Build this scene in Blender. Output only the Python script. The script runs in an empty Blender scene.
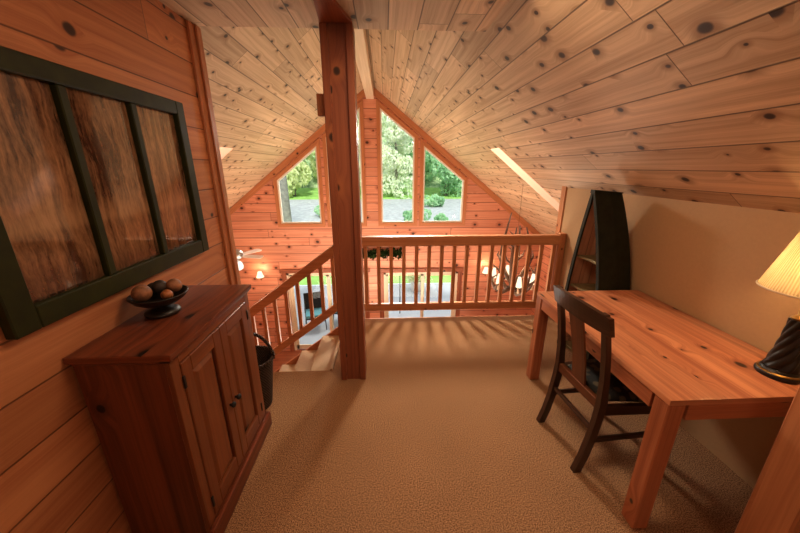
import bpy, bmesh, math, random
from mathutils import Vector, Matrix, Euler
from mathutils.geometry import tessellate_polygon
R = math.radians
rnd = random.Random(7)
sc = bpy.context.scene
col = sc.collection
PI = math.pi

# ------------------------------------------------------------------ materials
class G:
    def __init__(s, name):
        s.m = bpy.data.materials.new(name); s.m.use_nodes = True
        s.t = s.m.node_tree; s.t.nodes.clear()
        s.out = s.n('ShaderNodeOutputMaterial')
    def n(s, typ, **kw):
        nd = s.t.nodes.new(typ)
        for k, v in kw.items(): setattr(nd, k, v)
        return nd
    def put(s, sock, v):
        if v is None: return
        if isinstance(v, bpy.types.NodeSocket): s.t.links.new(v, sock)
        else: sock.default_value = v
    def math(s, op, a, b=None, c=None, clamp=False):
        nd = s.n('ShaderNodeMath', operation=op); nd.use_clamp = clamp
        s.put(nd.inputs[0], a); s.put(nd.inputs[1], b); s.put(nd.inputs[2], c)
        return nd.outputs[0]
    def xyz(s, x, y, z=0.0):
        nd = s.n('ShaderNodeCombineXYZ')
        for i, v in enumerate((x, y, z)): s.put(nd.inputs[i], v)
        return nd.outputs[0]
    def sep(s, v):
        nd = s.n('ShaderNodeSeparateXYZ'); s.put(nd.inputs[0], v); return nd.outputs
    def step(s, v, a, b, lo=0.0, hi=1.0):
        nd = s.n('ShaderNodeMapRange', interpolation_type='SMOOTHSTEP')
        s.put(nd.inputs[0], v); s.put(nd.inputs[1], a); s.put(nd.inputs[2], b); s.put(nd.inputs[3], lo); s.put(nd.inputs[4], hi)
        return nd.outputs[0]
    def noise(s, vec, scale=1.0, detail=2.0, rough=.5):
        nd = s.n('ShaderNodeTexNoise'); s.put(nd.inputs['Vector'], vec)
        nd.inputs['Scale'].default_value = scale; nd.inputs['Detail'].default_value = detail; nd.inputs['Roughness'].default_value = rough
        return nd.outputs[0]
    def voro(s, vec, scale=1.0):
        nd = s.n('ShaderNodeTexVoronoi', voronoi_dimensions='2D'); s.put(nd.inputs['Vector'], vec); nd.inputs['Scale'].default_value = scale
        return nd.outputs['Distance'], nd.outputs['Color']
    def white(s, vec):
        nd = s.n('ShaderNodeTexWhiteNoise', noise_dimensions='3D'); s.put(nd.inputs['Vector'], vec); return nd.outputs['Value']
    def mix(s, f, a, b, mode='MIX'):
        nd = s.n('ShaderNodeMix', data_type='RGBA', blend_type=mode)
        s.put(nd.inputs[0], f)
        for i, v in ((6, a), (7, b)):
            if isinstance(v, tuple): v = (*v[:3], 1)
            s.put(nd.inputs[i], v)
        return nd.outputs[2]
    def uv(s):
        return s.n('ShaderNodeUVMap', uv_map='UVMap').outputs[0]
    def obj(s):
        return s.n('ShaderNodeTexCoord').outputs['Object']
    def bsdf(s, color, rough=.5, bump=None, bstr=.3, bdist=.005, **kw):
        b = s.n('ShaderNodeBsdfPrincipled')
        if isinstance(color, tuple): color = (*color[:3], 1)
        s.put(b.inputs['Base Color'], color); s.put(b.inputs['Roughness'], rough)
        for k, v in kw.items():
            key = k.replace('_', ' ')
            if isinstance(v, tuple) and len(v) == 3: v = (*v, 1)
            s.put(b.inputs[key], v)
        if bump is not None:
            bp = s.n('ShaderNodeBump'); bp.inputs['Strength'].default_value = bstr; bp.inputs['Distance'].default_value = bdist
            s.put(bp.inputs['Height'], bump); s.t.links.new(bp.outputs[0], b.inputs['Normal'])
        s.t.links.new(b.outputs[0], s.out.inputs[0])
        return b

def wood(name, light, dark, knot=(.05, .02, .01), width=.184, length=2.6, planks=True, kscale=5.0, kamount=.5, ksize=.16,
         rough=.42, groove=.0035, contrast=1.0, var=.25, groove_dark=.35, halo=(.45, .16, .06), streak=1.0):
    """Pine boards: U runs with the grain in metres, V across it."""
    g = G(name)
    u, v, _ = g.sep(g.uv())
    if planks:
        r = g.math('DIVIDE', v, width); row = g.math('FLOOR', r); fr = g.math('FRACT', r)
        h = g.white(g.xyz(row, 3.7, 1.0))
        u2 = g.math('MULTIPLY_ADD', h, 17.3, u)
        q = g.math('DIVIDE', u2, length); seg = g.math('FLOOR', q); fu = g.math('FRACT', q)
        t = g.white(g.xyz(row, seg, 5.0))
        ev = g.math('MULTIPLY', g.math('MINIMUM', fr, g.math('SUBTRACT', 1.0, fr)), width)
        eu = g.math('MULTIPLY', g.math('MINIMUM', fu, g.math('SUBTRACT', 1.0, fu)), length)
        edge = g.math('MINIMUM', ev, g.math('MULTIPLY', eu, 1.6))
        gr = g.step(edge, groove * .25, groove, 1.0, 0.0)
    else:
        u2 = u; t = g.white(g.xyz(g.math('FLOOR', g.math('DIVIDE', v, .115)), 2.0, 5.0)) if length else 0.5
        gr = None
    off = g.math('MULTIPLY', t, 13.0)
    pu = g.math('ADD', u2, off)
    pv = g.math('MULTIPLY_ADD', t, 5.0, v)
    wob = g.noise(g.xyz(pu, pv), 9.0, 2.0)
    kd, kc = g.voro(g.xyz(g.math('MULTIPLY', pu, .8), g.math('MULTIPLY', pv, 1.0)), kscale)
    kd = g.math('ADD', kd, g.math('MULTIPLY', g.math('SUBTRACT', wob, .5), .10))
    kr = g.sep(kc)[0]
    rad = g.math('MULTIPLY_ADD', g.step(kr, 1.0 - kamount, 1.0), ksize * .65, ksize * .35)
    kmask = g.step(kd, g.math('MULTIPLY', rad, .55), rad, 1.0, 0.0)
    kmask = g.math('MULTIPLY', kmask, g.step(kr, 1.0 - kamount, 1.001 - kamount))
    hmask = g.step(kd, g.math('MULTIPLY', rad, .8), g.math('MULTIPLY', rad, 2.6), 1.0, 0.0)
    hmask = g.math('MULTIPLY', hmask, g.step(kr, 1.0 - kamount, 1.001 - kamount))
    # grain bends round the knots
    bend = g.math('MULTIPLY', g.math('MULTIPLY', g.step(kd, 0.0, .42, 1.0, 0.0), g.step(kr, 1.0 - kamount, 1.001 - kamount)), .045)
    gv = g.math('ADD', pv, bend)
    gv = g.math('MULTIPLY_ADD', wob, .007, gv)
    n1 = g.noise(g.xyz(g.math('MULTIPLY', pu, .7), g.math('MULTIPLY', gv, 34.0), off), 1.0, 3.0, .6)
    n2 = g.noise(g.xyz(g.math('MULTIPLY', pu, 3.0), g.math('MULTIPLY', gv, 190.0), off), 1.0, 2.0, .6)
    n3 = g.noise(g.xyz(g.math('MULTIPLY', pu, .8), g.math('MULTIPLY', pv, 5.0), off), 1.0, 2.0, .5)
    f = g.math('MULTIPLY', g.math('SUBTRACT', n1, .5), 2.4 * streak)
    f = g.math('MULTIPLY_ADD', g.math('SUBTRACT', n2, .5), .7 * streak, f)
    f = g.math('MULTIPLY_ADD', g.math('SUBTRACT', n3, .5), 1.2, f)
    f = g.math('MULTIPLY_ADD', f, contrast, .42, clamp=True)
    c = g.mix(f, light, dark)
    tone = g.math('MULTIPLY_ADD', g.math('SUBTRACT', t, .5), var * 2, 1.0)
    c = g.mix(1.0, c, g.xyz(tone, tone, tone), 'MULTIPLY')
    c = g.mix(g.math('MULTIPLY', hmask, .6), c, halo)
    core = g.step(kd, g.math('MULTIPLY', rad, .25), g.math('MULTIPLY', rad, .9), 1.0, .86)
    c = g.mix(g.math('MULTIPLY', kmask, core), c, knot)
    hgt = g.math('MULTIPLY', n2, .12)
    if gr is not None:
        gd = tuple(x * groove_dark for x in dark)
        c = g.mix(g.math('MULTIPLY', gr, .85), c, gd)
        hgt = g.math('SUBTRACT', hgt, gr)
    hgt = g.math('SUBTRACT', hgt, g.math('MULTIPLY', kmask, .1))
    g.bsdf(c, rough, hgt, .35, .006)
    return g.m

def plain(name, color, rough=.5, var=.12, scale=30.0, bstr=.1, **kw):
    g = G(name); n = g.noise(g.obj(), scale, 3.0)
    c = g.mix(g.math('MULTIPLY_ADD', g.math('SUBTRACT', n, .5), 2.0, .5, clamp=True), tuple(x * (1 - var) for x in color), tuple(min(1, x * (1 + var)) for x in color))
    g.bsdf(c, rough, n, bstr, .003, **kw)
    return g.m

M = {}
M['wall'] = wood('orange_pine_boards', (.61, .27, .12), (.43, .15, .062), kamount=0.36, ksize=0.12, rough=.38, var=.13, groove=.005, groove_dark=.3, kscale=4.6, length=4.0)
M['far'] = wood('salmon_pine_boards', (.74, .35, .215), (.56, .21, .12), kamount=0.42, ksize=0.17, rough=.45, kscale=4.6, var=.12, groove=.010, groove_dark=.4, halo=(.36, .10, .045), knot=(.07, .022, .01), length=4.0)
M['ceil'] = wood('pale_knotty_ceiling_boards', (.67, .485, .31), (.43, .275, .155), kamount=0.62, ksize=0.14, rough=.5, var=.18, length=3.4, groove=.0055, groove_dark=.22, halo=(.27, .135, .06), kscale=5.4, knot=(.04, .017, .008))
M['post'] = wood('red_stained_timber', (.36, .115, .05), (.21, .058, .026), planks=False, kscale=3.4, kamount=0.45, ksize=.13, rough=.45, var=.0)
M['trim'] = wood('orange_pine_trim', (.58, .25, .11), (.44, .16, .065), planks=False, kscale=4.0, kamount=0.25, ksize=.10, rough=.4, var=.0)
M['rail'] = wood('pine_railing', (.62, .29, .135), (.46, .18, .075), planks=False, kscale=4.0, kamount=0.25, ksize=.09, rough=.4, var=.0)
M['beam'] = wood('pale_beam', (.72, .56, .40), (.58, .42, .27), planks=False, kscale=3.0, kamount=0.15, ksize=.08, rough=.5, var=.0)
M['desk'] = wood('red_pine_table_top', (.65, .29, .145), (.40, .13, .058), planks=False, kscale=6.2, kamount=0.6, ksize=0.17, rough=.3, var=.16, knot=(.03, .01, .006), halo=(.30, .08, .03), streak=1.0)
M['deskleg'] = wood('red_pine_table_frame', (.54, .20, .09), (.34, .10, .042), planks=False, kscale=5.0, kamount=0.4, ksize=0.14, rough=.33, var=.05)
M['cab'] = wood('cherry_stained_pine', (.24, .062, .023), (.105, .024, .009), planks=False, kscale=4.0, kamount=0.38, ksize=.13, rough=.3, var=.10, knot=(.012, .005, .003), halo=(.08, .02, .008), streak=1.1)
M['cabdoor'] = wood('honey_stained_pine', (.26, .082, .028), (.15, .042, .014), planks=False, kscale=3.0, kamount=0.12, ksize=.09, rough=.3, var=.05, knot=(.02, .008, .004), halo=(.10, .03, .012), streak=.9)
M['darkwood'] = wood('dark_walnut', (.075, .030, .015), (.030, .012, .006), planks=False, kscale=2.0, kamount=.0, ksize=.01, rough=.32, var=.0)
M['splat'] = wood('walnut_splat', (.21, .072, .028), (.10, .033, .013), planks=False, kscale=2.0, kamount=.0, ksize=.01, rough=.35, var=.0)
M['bookback'] = wood('bookcase_back_boards', (.62, .33, .19), (.42, .19, .10), width=.09, kamount=0.1, ksize=.08, rough=.5)
M['lowfloor'] = wood('reddish_floor_boards', (.42, .17, .09), (.30, .10, .05), width=.1, kamount=.1, rough=.3)

def mk_carpet():
    g = G('beige_carpet'); o = g.obj()
    n = g.noise(o, 300.0, 2.0, .75); n2 = g.noise(o, 150.0, 2.0, .7); n3 = g.noise(o, 2.0, 2.0)
    f = g.math('MULTIPLY_ADD', g.math('SUBTRACT', n, .5), 2.6, .5)
    f = g.math('MULTIPLY_ADD', g.math('SUBTRACT', n2, .5), 2.6, f, clamp=True)
    c = g.mix(f, (.10, .044, .018), (.60, .345, .18))
    tone = g.math('MULTIPLY_ADD', n3, .3, .85)
    c = g.mix(1.0, c, g.xyz(tone, tone, tone), 'MULTIPLY')
    g.bsdf(c, .95, g.math('ADD', n, n2), .4, .005, Specular_IOR_Level=.1)
    return g.m
M['carpet'] = mk_carpet()
M['drywall'] = plain('warm_beige_drywall', (.49, .315, .165), .65, .03, 60, .05)
M['tread'] = plain('cream_carpet_tread', (.62, .47, .31), .95, .16, 160, .4)
M['green'] = plain('dark_green_paint', (.026, .027, .003), .5, .35, 14, .15, Specular_IOR_Level=.25)
M['boatgreen'] = plain('blackish_green_paint', (.012, .014, .006), .5, .4, 18, .2, Specular_IOR_Level=.3)
M['shelf'] = plain('olive_shelf_edge', (.20, .15, .065), .5, .3, 20, .1)
M['bronze'] = plain('dark_bronze', (.018, .012, .008), .38, .4, 25, .2)
M['black'] = plain('black_iron', (.012, .010, .009), .4, .2, 40, .1)
M['wicker_dark'] = None
M['white'] = plain('white_vinyl', (.80, .76, .68), .4, .03, 20, .02)
M['cream'] = plain('cream_door_stile', (.72, .58, .42), .45, .05, 20, .02)
M['chrome'] = plain('brushed_nickel', (.45, .44, .42), .3, .1, 30, .02, Metallic=.8)
M['brass'] = plain('aged_brass', (.36, .20, .06), .35, .2, 30, .05, Metallic=.8)
M['fanblade'] = plain('pale_fan_blade', (.78, .66, .56), .45, .06, 12, .02)
M['antler'] = plain('brown_antler', (.12, .06, .03), .6, .35, 18, .3)
M['teal'] = plain('teal_cushion', (.10, .27, .30), .8, .1, 30, .1)
M['bark'] = plain('grey_bark', (.20, .19, .165), .95, .35, 5, .8)
M['patio'] = plain('grey_patio_paving', (.33, .34, .36), .9, .08, 1.2, .1)
M['gravel'] = plain('grey_gravel', (.33, .345, .34), .95, .25, 3.0, .5)
M['lawn'] = plain('bright_lawn', (.24, .42, .10), .95, .3, 1.5, .5)
M['siding'] = plain('roof_underlay', (.1, .09, .08), .9)

def mk_hill():
    g = G('wooded_hillside'); o = g.obj(); n = g.noise(o, .55, 4.0, .7); d = g.noise(o, 2.6, 3.0, .7)
    f = g.math('ADD', g.math('MULTIPLY_ADD', g.math('SUBTRACT', n, .5), 2.4, .4), g.math('MULTIPLY', g.math('SUBTRACT', d, .5), 2.0), clamp=True)
    c = g.mix(f, (.13, .24, .10), (.50, .60, .32)); g.bsdf(c, .95, d, .6, .4); return g.m
M['hill'] = mk_hill()
def mk_leaf(name, a, b):
    g = G(name)
    n = g.noise(g.obj(), .9, 3.0); w = g.white(g.n('ShaderNodeNewGeometry').outputs['Position'])
    c = g.mix(g.math('MULTIPLY_ADD', g.math('SUBTRACT', n, .5), 2.2, .5, clamp=True), a, b)
    d = g.n('ShaderNodeBsdfDiffuse'); t = g.n('ShaderNodeBsdfTranslucent'); mx = g.n('ShaderNodeMixShader')
    g.put(d.inputs[0], c); g.put(t.inputs[0], c); mx.inputs[0].default_value = .55
    g.t.links.new(d.outputs[0], mx.inputs[1]); g.t.links.new(t.outputs[0], mx.inputs[2]); g.t.links.new(mx.outputs[0], g.out.inputs[0])
    return g.m
M['leaf_hazy'] = mk_leaf('hazy_pale_leaves', (.74, .80, .62), (.92, .94, .78))  # haze painted into the colour: this and the next two tree greens are lightened
M['leaf_green'] = mk_leaf('green_leaves', (.32, .56, .32), (.62, .82, .54))
M['leaf_yellow'] = mk_leaf('yellow_green_leaves', (.58, .66, .34), (.86, .88, .56))
M['leaf_dark'] = mk_leaf('dark_garland_leaves', (.02, .035, .012), (.06, .085, .025))

def mk_glass():
    g = G('window_glass'); t = g.n('ShaderNodeBsdfTransparent'); gl = g.n('ShaderNodeBsdfGlossy'); mx = g.n('ShaderNodeMixShader')
    t.inputs[0].default_value = (.97, .98, .97, 1); gl.inputs['Roughness'].default_value = .02
    fr = g.n('ShaderNodeFresnel'); fr.inputs[0].default_value = 1.3
    g.t.links.new(fr.outputs[0], mx.inputs[0]); g.t.links.new(t.outputs[0], mx.inputs[1]); g.t.links.new(gl.outputs[0], mx.inputs[2])
    g.t.links.new(mx.outputs[0], g.out.inputs[0]); return g.m
M['glass'] = mk_glass()

def mk_pane():
    """old wavy glass over a brown woodland print"""
    g = G('bronze_woodland_pane'); u, v, _ = g.sep(g.uv())
    wav = g.noise(g.xyz(u, v), 5.0, 2.0)
    uu = g.math('MULTIPLY_ADD', wav, .05, u)
    a = g.noise(g.xyz(g.math('MULTIPLY', uu, 30.0), g.math('MULTIPLY', v, 2.0)), 1.0, 3.0, .6)
    b = g.noise(g.xyz(g.math('MULTIPLY', uu, 95.0), g.math('MULTIPLY', v, 22.0)), 1.0, 3.0, .7)
    big = g.noise(g.xyz(g.math('MULTIPLY', uu, 3.5), g.math('MULTIPLY', v, 2.5)), 1.0, 2.0)
    f = g.math('MULTIPLY_ADD', g.math('SUBTRACT', a, .5), 2.4, .42)
    f = g.math('MULTIPLY_ADD', g.math('SUBTRACT', b, .5), 1.3, f)
    f = g.math('MULTIPLY_ADD', g.math('SUBTRACT', big, .5), 1.2, f, clamp=True)
    c = g.mix(f, (.05, .02, .009), (.40, .22, .11))
    # a paler band of shore in the lower third, darker bank below it
    band = g.math('MULTIPLY', g.step(v, 1.42, 1.46), g.step(v, 1.46, 1.56, 1.0, 0.0))
    c = g.mix(g.math('MULTIPLY', band, g.math('MULTIPLY', a, .8)), c, (.50, .30, .16))
    low = g.step(v, 1.22, 1.36, 1.0, 0.0)
    c = g.mix(g.math('MULTIPLY', low, .6), c, (.03, .012, .006))
    g.bsdf(c, .09, wav, .12, .01, Specular_IOR_Level=.8, Coat_Weight=.7, Coat_Roughness=.04)
    return g.m
M['pane'] = mk_pane()

def mk_wicker():
    g = G('dark_wicker'); u, v, _ = g.sep(g.uv())
    s1 = g.math('SINE', g.math('MULTIPLY', u, 260.0)); s2 = g.math('SINE', g.math('MULTIPLY', v, 330.0))
    w = g.math('MULTIPLY', s1, s2); n = g.noise(g.obj(), 40.0, 3.0)
    f = g.math('ADD', g.math('MULTIPLY_ADD', w, .3, .35), g.math('MULTIPLY', g.math('SUBTRACT', n, .5), .8), clamp=True)
    c = g.mix(f, (.018, .010, .006), (.16, .085, .045))
    g.bsdf(c, .6, w, .8, .01); return g.m
M['wicker'] = mk_wicker()

def mk_seat():
    g = G('dark_floral_upholstery'); o = g.obj()
    d, c0 = g.voro(g.xyz(g.sep(o)[0], g.sep(o)[1]), 16.0); n = g.noise(o, 24.0, 3.0)
    k = g.step(g.math('ADD', d, g.math('MULTIPLY', n, .5)), .45, .62)
    c = g.mix(k, (.105, .072, .032), (.016, .014, .009))
    g.bsdf(c, .85, n, .2, .004); return g.m
M['seat'] = mk_seat()

def mk_shade():
    g = G('pleated_cream_shade'); o = g.obj(); x, y, z = g.sep(o)
    ang = g.math('ARCTAN2', y, x); s = g.math('SINE', g.math('MULTIPLY', ang, 90.0))
    n = g.noise(g.xyz(g.math('MULTIPLY', ang, 9.0), 0.0, g.math('MULTIPLY', z, 3.0)), 1.0, 3.0)
    f = g.math('ADD', g.math('MULTIPLY_ADD', s, .25, .35), g.math('MULTIPLY', n, .4), clamp=True)
    c = g.mix(f, (.52, .37, .17), (.85, .70, .44))
    d = g.n('ShaderNodeBsdfDiffuse'); t = g.n('ShaderNodeBsdfTranslucent'); mx = g.n('ShaderNodeMixShader')
    g.put(d.inputs[0], c); g.put(t.inputs[0], c); mx.inputs[0].default_value = .45
    bp = g.n('ShaderNodeBump'); bp.inputs['Strength'].default_value = .6; bp.inputs['Distance'].default_value = .004; g.put(bp.inputs['Height'], s)
    g.t.links.new(bp.outputs[0], d.inputs['Normal'])
    g.t.links.new(d.outputs[0], mx.inputs[1]); g.t.links.new(t.outputs[0], mx.inputs[2]); g.t.links.new(mx.outputs[0], g.out.inputs[0])
    return g.m
M['shade'] = mk_shade()

def emit(name, c, s):
    g = G(name); e = g.n('ShaderNodeEmission'); e.inputs[0].default_value = (*c, 1); e.inputs[1].default_value = s
    g.t.links.new(e.outputs[0], g.out.inputs[0]); return g.m
M['glow'] = emit('lit_warm_glass', (1.0, .80, .55), 1.6)
M['glowfan'] = emit('lit_white_globe', (1.0, .93, .82), 1.3)
M['lamptop'] = emit('lit_bulb', (1.0, .85, .6), 4.0)

# ------------------------------------------------------------------ mesh building
class MB:
    """Collects shapes into one mesh; every face gets a UV in metres, U along the grain."""
    def __init__(s): s.bm = bmesh.new(); s.uvl = s.bm.loops.layers.uv.new('UVMap')
    def _add(s, tmp, grain, mat=None, smooth=False, uvoff=True):
        off = (rnd.uniform(0, 40), rnd.uniform(0, 40)) if uvoff else (0, 0)
        tmp.normal_update(); vm = {}
        data = []
        for f in tmp.faces:
            n = f.normal; ax = max(range(3), key=lambda i: abs(n[i]))
            others = [i for i in range(3) if i != ax]
            if grain in others: ui = grain; vi = [i for i in others if i != grain][0]
            else: ui, vi = others
            data.append((f, [(l.vert.co[ui] + off[0], l.vert.co[vi] + off[1] + .37 * ax) for l in f.loops]))
        for v in tmp.verts: vm[v] = s.bm.verts.new(mat @ v.co if mat else v.co)
        for f, uvs in data:
            try: nf = s.bm.faces.new([vm[v] for v in f.verts])
            except ValueError: continue
            nf.smooth = smooth
            for l, q in zip(nf.loops, uvs): l[s.uvl].uv = q
        tmp.free(); return s
    def box(s, lo, hi, grain=2, bev=.0, mat=None, segs=1, smooth=False):
        t = bmesh.new(); bmesh.ops.create_cube(t, size=1.0)
        c = [(a + b) / 2 for a, b in zip(lo, hi)]; d = [abs(b - a) for a, b in zip(lo, hi)]
        for v in t.verts: v.co = Vector([c[i] + v.co[i] * d[i] for i in range(3)])
        if bev: bmesh.ops.bevel(t, geom=list(t.edges), offset=bev, segments=segs, affect='EDGES', profile=.7)
        return s._add(t, grain, mat, smooth)
    def prism(s, pts, axis, a, b, grain=2, bev=0, mat=None):
        """polygon pts (2D in the two other axes, in order) swept from a to b along axis"""
        t = bmesh.new(); o = [i for i in range(3) if i != axis]
        def mk(p, w):
            c = [0, 0, 0]; c[o[0]] = p[0]; c[o[1]] = p[1]; c[axis] = w; return t.verts.new(c)
        A = [mk(p, a) for p in pts]; B = [mk(p, b) for p in pts]; n = len(pts)
        t.faces.new(A); t.faces.new(B[::-1])
        for i in range(n): t.faces.new((A[i], B[i], B[(i + 1) % n], A[(i + 1) % n]))
        bmesh.ops.recalc_face_normals(t, faces=t.faces)
        if bev: bmesh.ops.bevel(t, geom=list(t.edges), offset=bev, segments=1, affect='EDGES')
        return s._add(t, grain, mat)
    def loft(s, rings, cap=True, smooth=True, closed=False, mat=None):
        """rings of 3D points; U runs along the loft"""
        ou, ov = rnd.uniform(0, 40), rnd.uniform(0, 40)
        n = len(rings[0]); V = [[s.bm.verts.new(mat @ Vector(p) if mat else Vector(p)) for p in r] for r in rings]
        acc = [0.0]
        for i in range(1, len(rings)):
            a = sum((Vector(p) for p in rings[i - 1]), Vector()) / n; b = sum((Vector(p) for p in rings[i]), Vector()) / n
            acc.append(acc[-1] + max((b - a).length, (Vector(rings[i][0]) - Vector(rings[i - 1][0])).length))
        per = [0.0]; r0 = max(rings, key=lambda r: sum((Vector(r[j]) - Vector(r[j - 1])).length for j in range(n)))
        for j in range(n): per.append(per[-1] + (Vector(r0[(j + 1) % n]) - Vector(r0[j])).length)
        m = len(rings)
        for i in range(m if closed else m - 1):
            i2 = (i + 1) % m
            for j in range(n):
                j2 = (j + 1) % n
                f = s.bm.faces.new((V[i][j], V[i][j2], V[i2][j2], V[i2][j])); f.smooth = smooth
                u1 = acc[i2] if i2 else acc[-1] + .01
                for l, q in zip(f.loops, ((acc[i], per[j]), (acc[i], per[j + 1]), (u1, per[j + 1]), (u1, per[j]))):
                    l[s.uvl].uv = (q[0] + ou, q[1] + ov)
        if cap and not closed:
            for r in (V[0][::-1], V[-1]):
                f = s.bm.faces.new(r)
                for l in f.loops: l[s.uvl].uv = (l.vert.co.x + ou, l.vert.co.y + l.vert.co.z + ov)
        return s
    def tube(s, pts, rad, n=8, cap=True, mat=None, closed=False):
        pts = [Vector(p) for p in pts]; m = len(pts)
        if not hasattr(rad, '__len__'): rad = [rad] * m
        rings = []; prev = None
        for i, p in enumerate(pts):
            if closed: d = (pts[(i + 1) % m] - pts[i - 1]).normalized()
            else: d = (pts[min(i + 1, m - 1)] - pts[max(i - 1, 0)]).normalized()
            if prev is None:
                a = Vector((0, 0, 1)) if abs(d.z) < .9 else Vector((1, 0, 0)); x = d.cross(a).normalized()
            else: x = (prev - d * prev.dot(d)).normalized()
            prev = x; y = d.cross(x)
            rings.append([p + (x * math.cos(2 * PI * k / n) + y * math.sin(2 * PI * k / n)) * rad[i] for k in range(n)])
        return s.loft(rings, cap, True, closed, mat)
    def lathe(s, prof, n=24, mat=None, c=(0, 0, 0), smooth=True, cap=True):
        rings = [[(c[0] + r * math.cos(2 * PI * k / n), c[1] + r * math.sin(2 * PI * k / n), c[2] + z) for k in range(n)] for r, z in prof]
        return s.loft(rings, cap, smooth, False, mat)
    def ball(s, c, r, sub=2, scale=(1, 1, 1)):
        t = bmesh.new(); bmesh.ops.create_icosphere(t, subdivisions=sub, radius=r)
        for v in t.verts: v.co = Vector((c[0] + v.co.x * scale[0], c[1] + v.co.y * scale[1], c[2] + v.co.z * scale[2]))
        return s._add(t, 2, None, True)
    def face(s, pts, uvs):
        f = s.bm.faces.new([s.bm.verts.new(p) for p in pts])
        for l, q in zip(f.loops, uvs): l[s.uvl].uv = q
        return s
    def holed(s, outer, holes, to3d, uvf):
        """flat polygon with holes, triangulated; 2D points mapped by to3d, UV by uvf"""
        polys = [[Vector((p[0], p[1], 0)) for p in P] for P in [outer] + holes]
        flat = [p for P in polys for p in P]
        vs = [s.bm.verts.new(to3d(p.x, p.y)) for p in flat]
        for t in tessellate_polygon(polys):
            f = s.bm.faces.new([vs[i] for i in t])
            for l, i in zip(f.loops, t): l[s.uvl].uv = uvf(flat[i].x, flat[i].y)
        bmesh.ops.recalc_face_normals(s.bm, faces=s.bm.faces)
        return s
    def build(s, name, mat, parent=None, label=None):
        me = bpy.data.meshes.new(name); s.bm.to_mesh(me); s.bm.free()
        if mat: me.materials.append(mat)
        o = bpy.data.objects.new(name, me); col.objects.link(o)
        if parent: o.parent = parent
        if label: o['label'] = label
        return o

def thing(name, label, cat, loc=(0, 0, 0), rz=0.0, group=None):
    o = bpy.data.objects.new(name, None); col.objects.link(o); o.empty_display_size = .1
    o.location = loc; o.rotation_euler = (0, 0, rz)
    o['label'] = label; o['category'] = cat
    if group: o['group'] = group
    return o
def tag(o, label, cat, group=None):
    o['label'] = label; o['category'] = cat
    if group: o['group'] = group
    return o
def struct(o): o['kind'] = 'structure'; return o
def struct_empty(name, loc=(0, 0, 0)):
    o = bpy.data.objects.new(name, None); col.objects.link(o); o.location = loc; o['kind'] = 'structure'; return o
def copy_tree(o, parent=None):
    c = o.copy(); col.objects.link(c); c.parent = parent
    for ch in list(o.children): copy_tree(ch, c)
    return c

# ------------------------------------------------------------------ dimensions
XL, XR = -1.153, 1.957          # loft side walls
XRI, ZRI, S = -.26, 3.193, .79  # ridge and roof slope
ZF = 2.471                      # flat ceiling
YB = -1.7                       # behind the camera
YE = 2.345                      # flat ceiling edge / end of the wall by the stairs
YG = 3.30                       # loft edge with the guard rail
YW = 6.95                       # gable wall
ZL = -2.65                      # lower floor
XE_R, XE_L = 3.55, -4.07        # eave walls
L = math.hypot(1, S)
def roof(x): return ZRI - S * abs(x - XRI)

# ------------------------------------------------------------------ setting
struct(MB().box((XL - .3, YB, -.28), (XR + .1, 2.345, 0.0)).box((-.46, 2.345, -.28), (XR + .1, YG, 0.0)).build('floor', M['carpet']))
struct(MB().box((XE_L, 1.2, ZL - .1), (XE_R, YW + .1, ZL), 0).build('floor_lower', M['lowfloor']))
# left wall of the loft: boards run away from the camera
b = MB(); b.box((XL - .1, YB, 0), (XL, YE, ZF + .02), 1); 
wl = b.build('wall_left', M['wall'])
uvl = wl.data.uv_layers[0].data
for p in wl.data.polygons:
    for li in p.loop_indices:
        co = wl.data.vertices[wl.data.loops[li].vertex_index].co
        uvl[li].uv = (co.y + co.x * .3, co.z - 2.247 + .184 * 13)
struct(wl)
struct(MB().box((XE_L, YE - .12, ZL), (XL - .1, YE, 2.9), 0).build('wall_stair', M['wall']))
struct(MB().box((XE_L, 1.1, ZL), (XE_R, 1.2, -.28), 0).build('wall_lower', M['wall']))
struct(MB().box((XR, YB, 0), (XR + .1, 3.47, 1.4445)).build('wall_right', M['drywall']))
struct(MB().box((XR, 3.47, -.28), (XE_R, 3.50, 1.44)).build('wall_right_return', M['wall']))
struct(MB().box((XL - .3, YB - .1, 0), (XR + .1, YB, 2.6)).build('wall_back', M['wall']))
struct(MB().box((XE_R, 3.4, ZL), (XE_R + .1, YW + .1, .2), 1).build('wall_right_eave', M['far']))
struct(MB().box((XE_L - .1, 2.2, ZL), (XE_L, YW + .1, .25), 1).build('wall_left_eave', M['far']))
# end casing of the left wall
struct(MB().box((XL, YE - .085, 0), (XL + .018, YE + .01, ZF), 2, .003).build('trim_1', M['trim']))
struct(MB().box((XL - .11, YE + .001, -.25), (XL + .03, YE + .03, ZF), 2, .003).box((XL + .0185, YE - .028, 0), (XL + .032, YE, ZF), 2, .002).build('trim_2', M['trim']))
struct(MB().box((XR - .012, 3.42, 0), (XR + .05, 3.51, 1.455), 2, .003).build('trim_3', M['rail']))
struct(MB().box((-.46, YG, -.28), (XR, YG + .02, -.005), 0, .003).build('trim_4', M['trim']))

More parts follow.
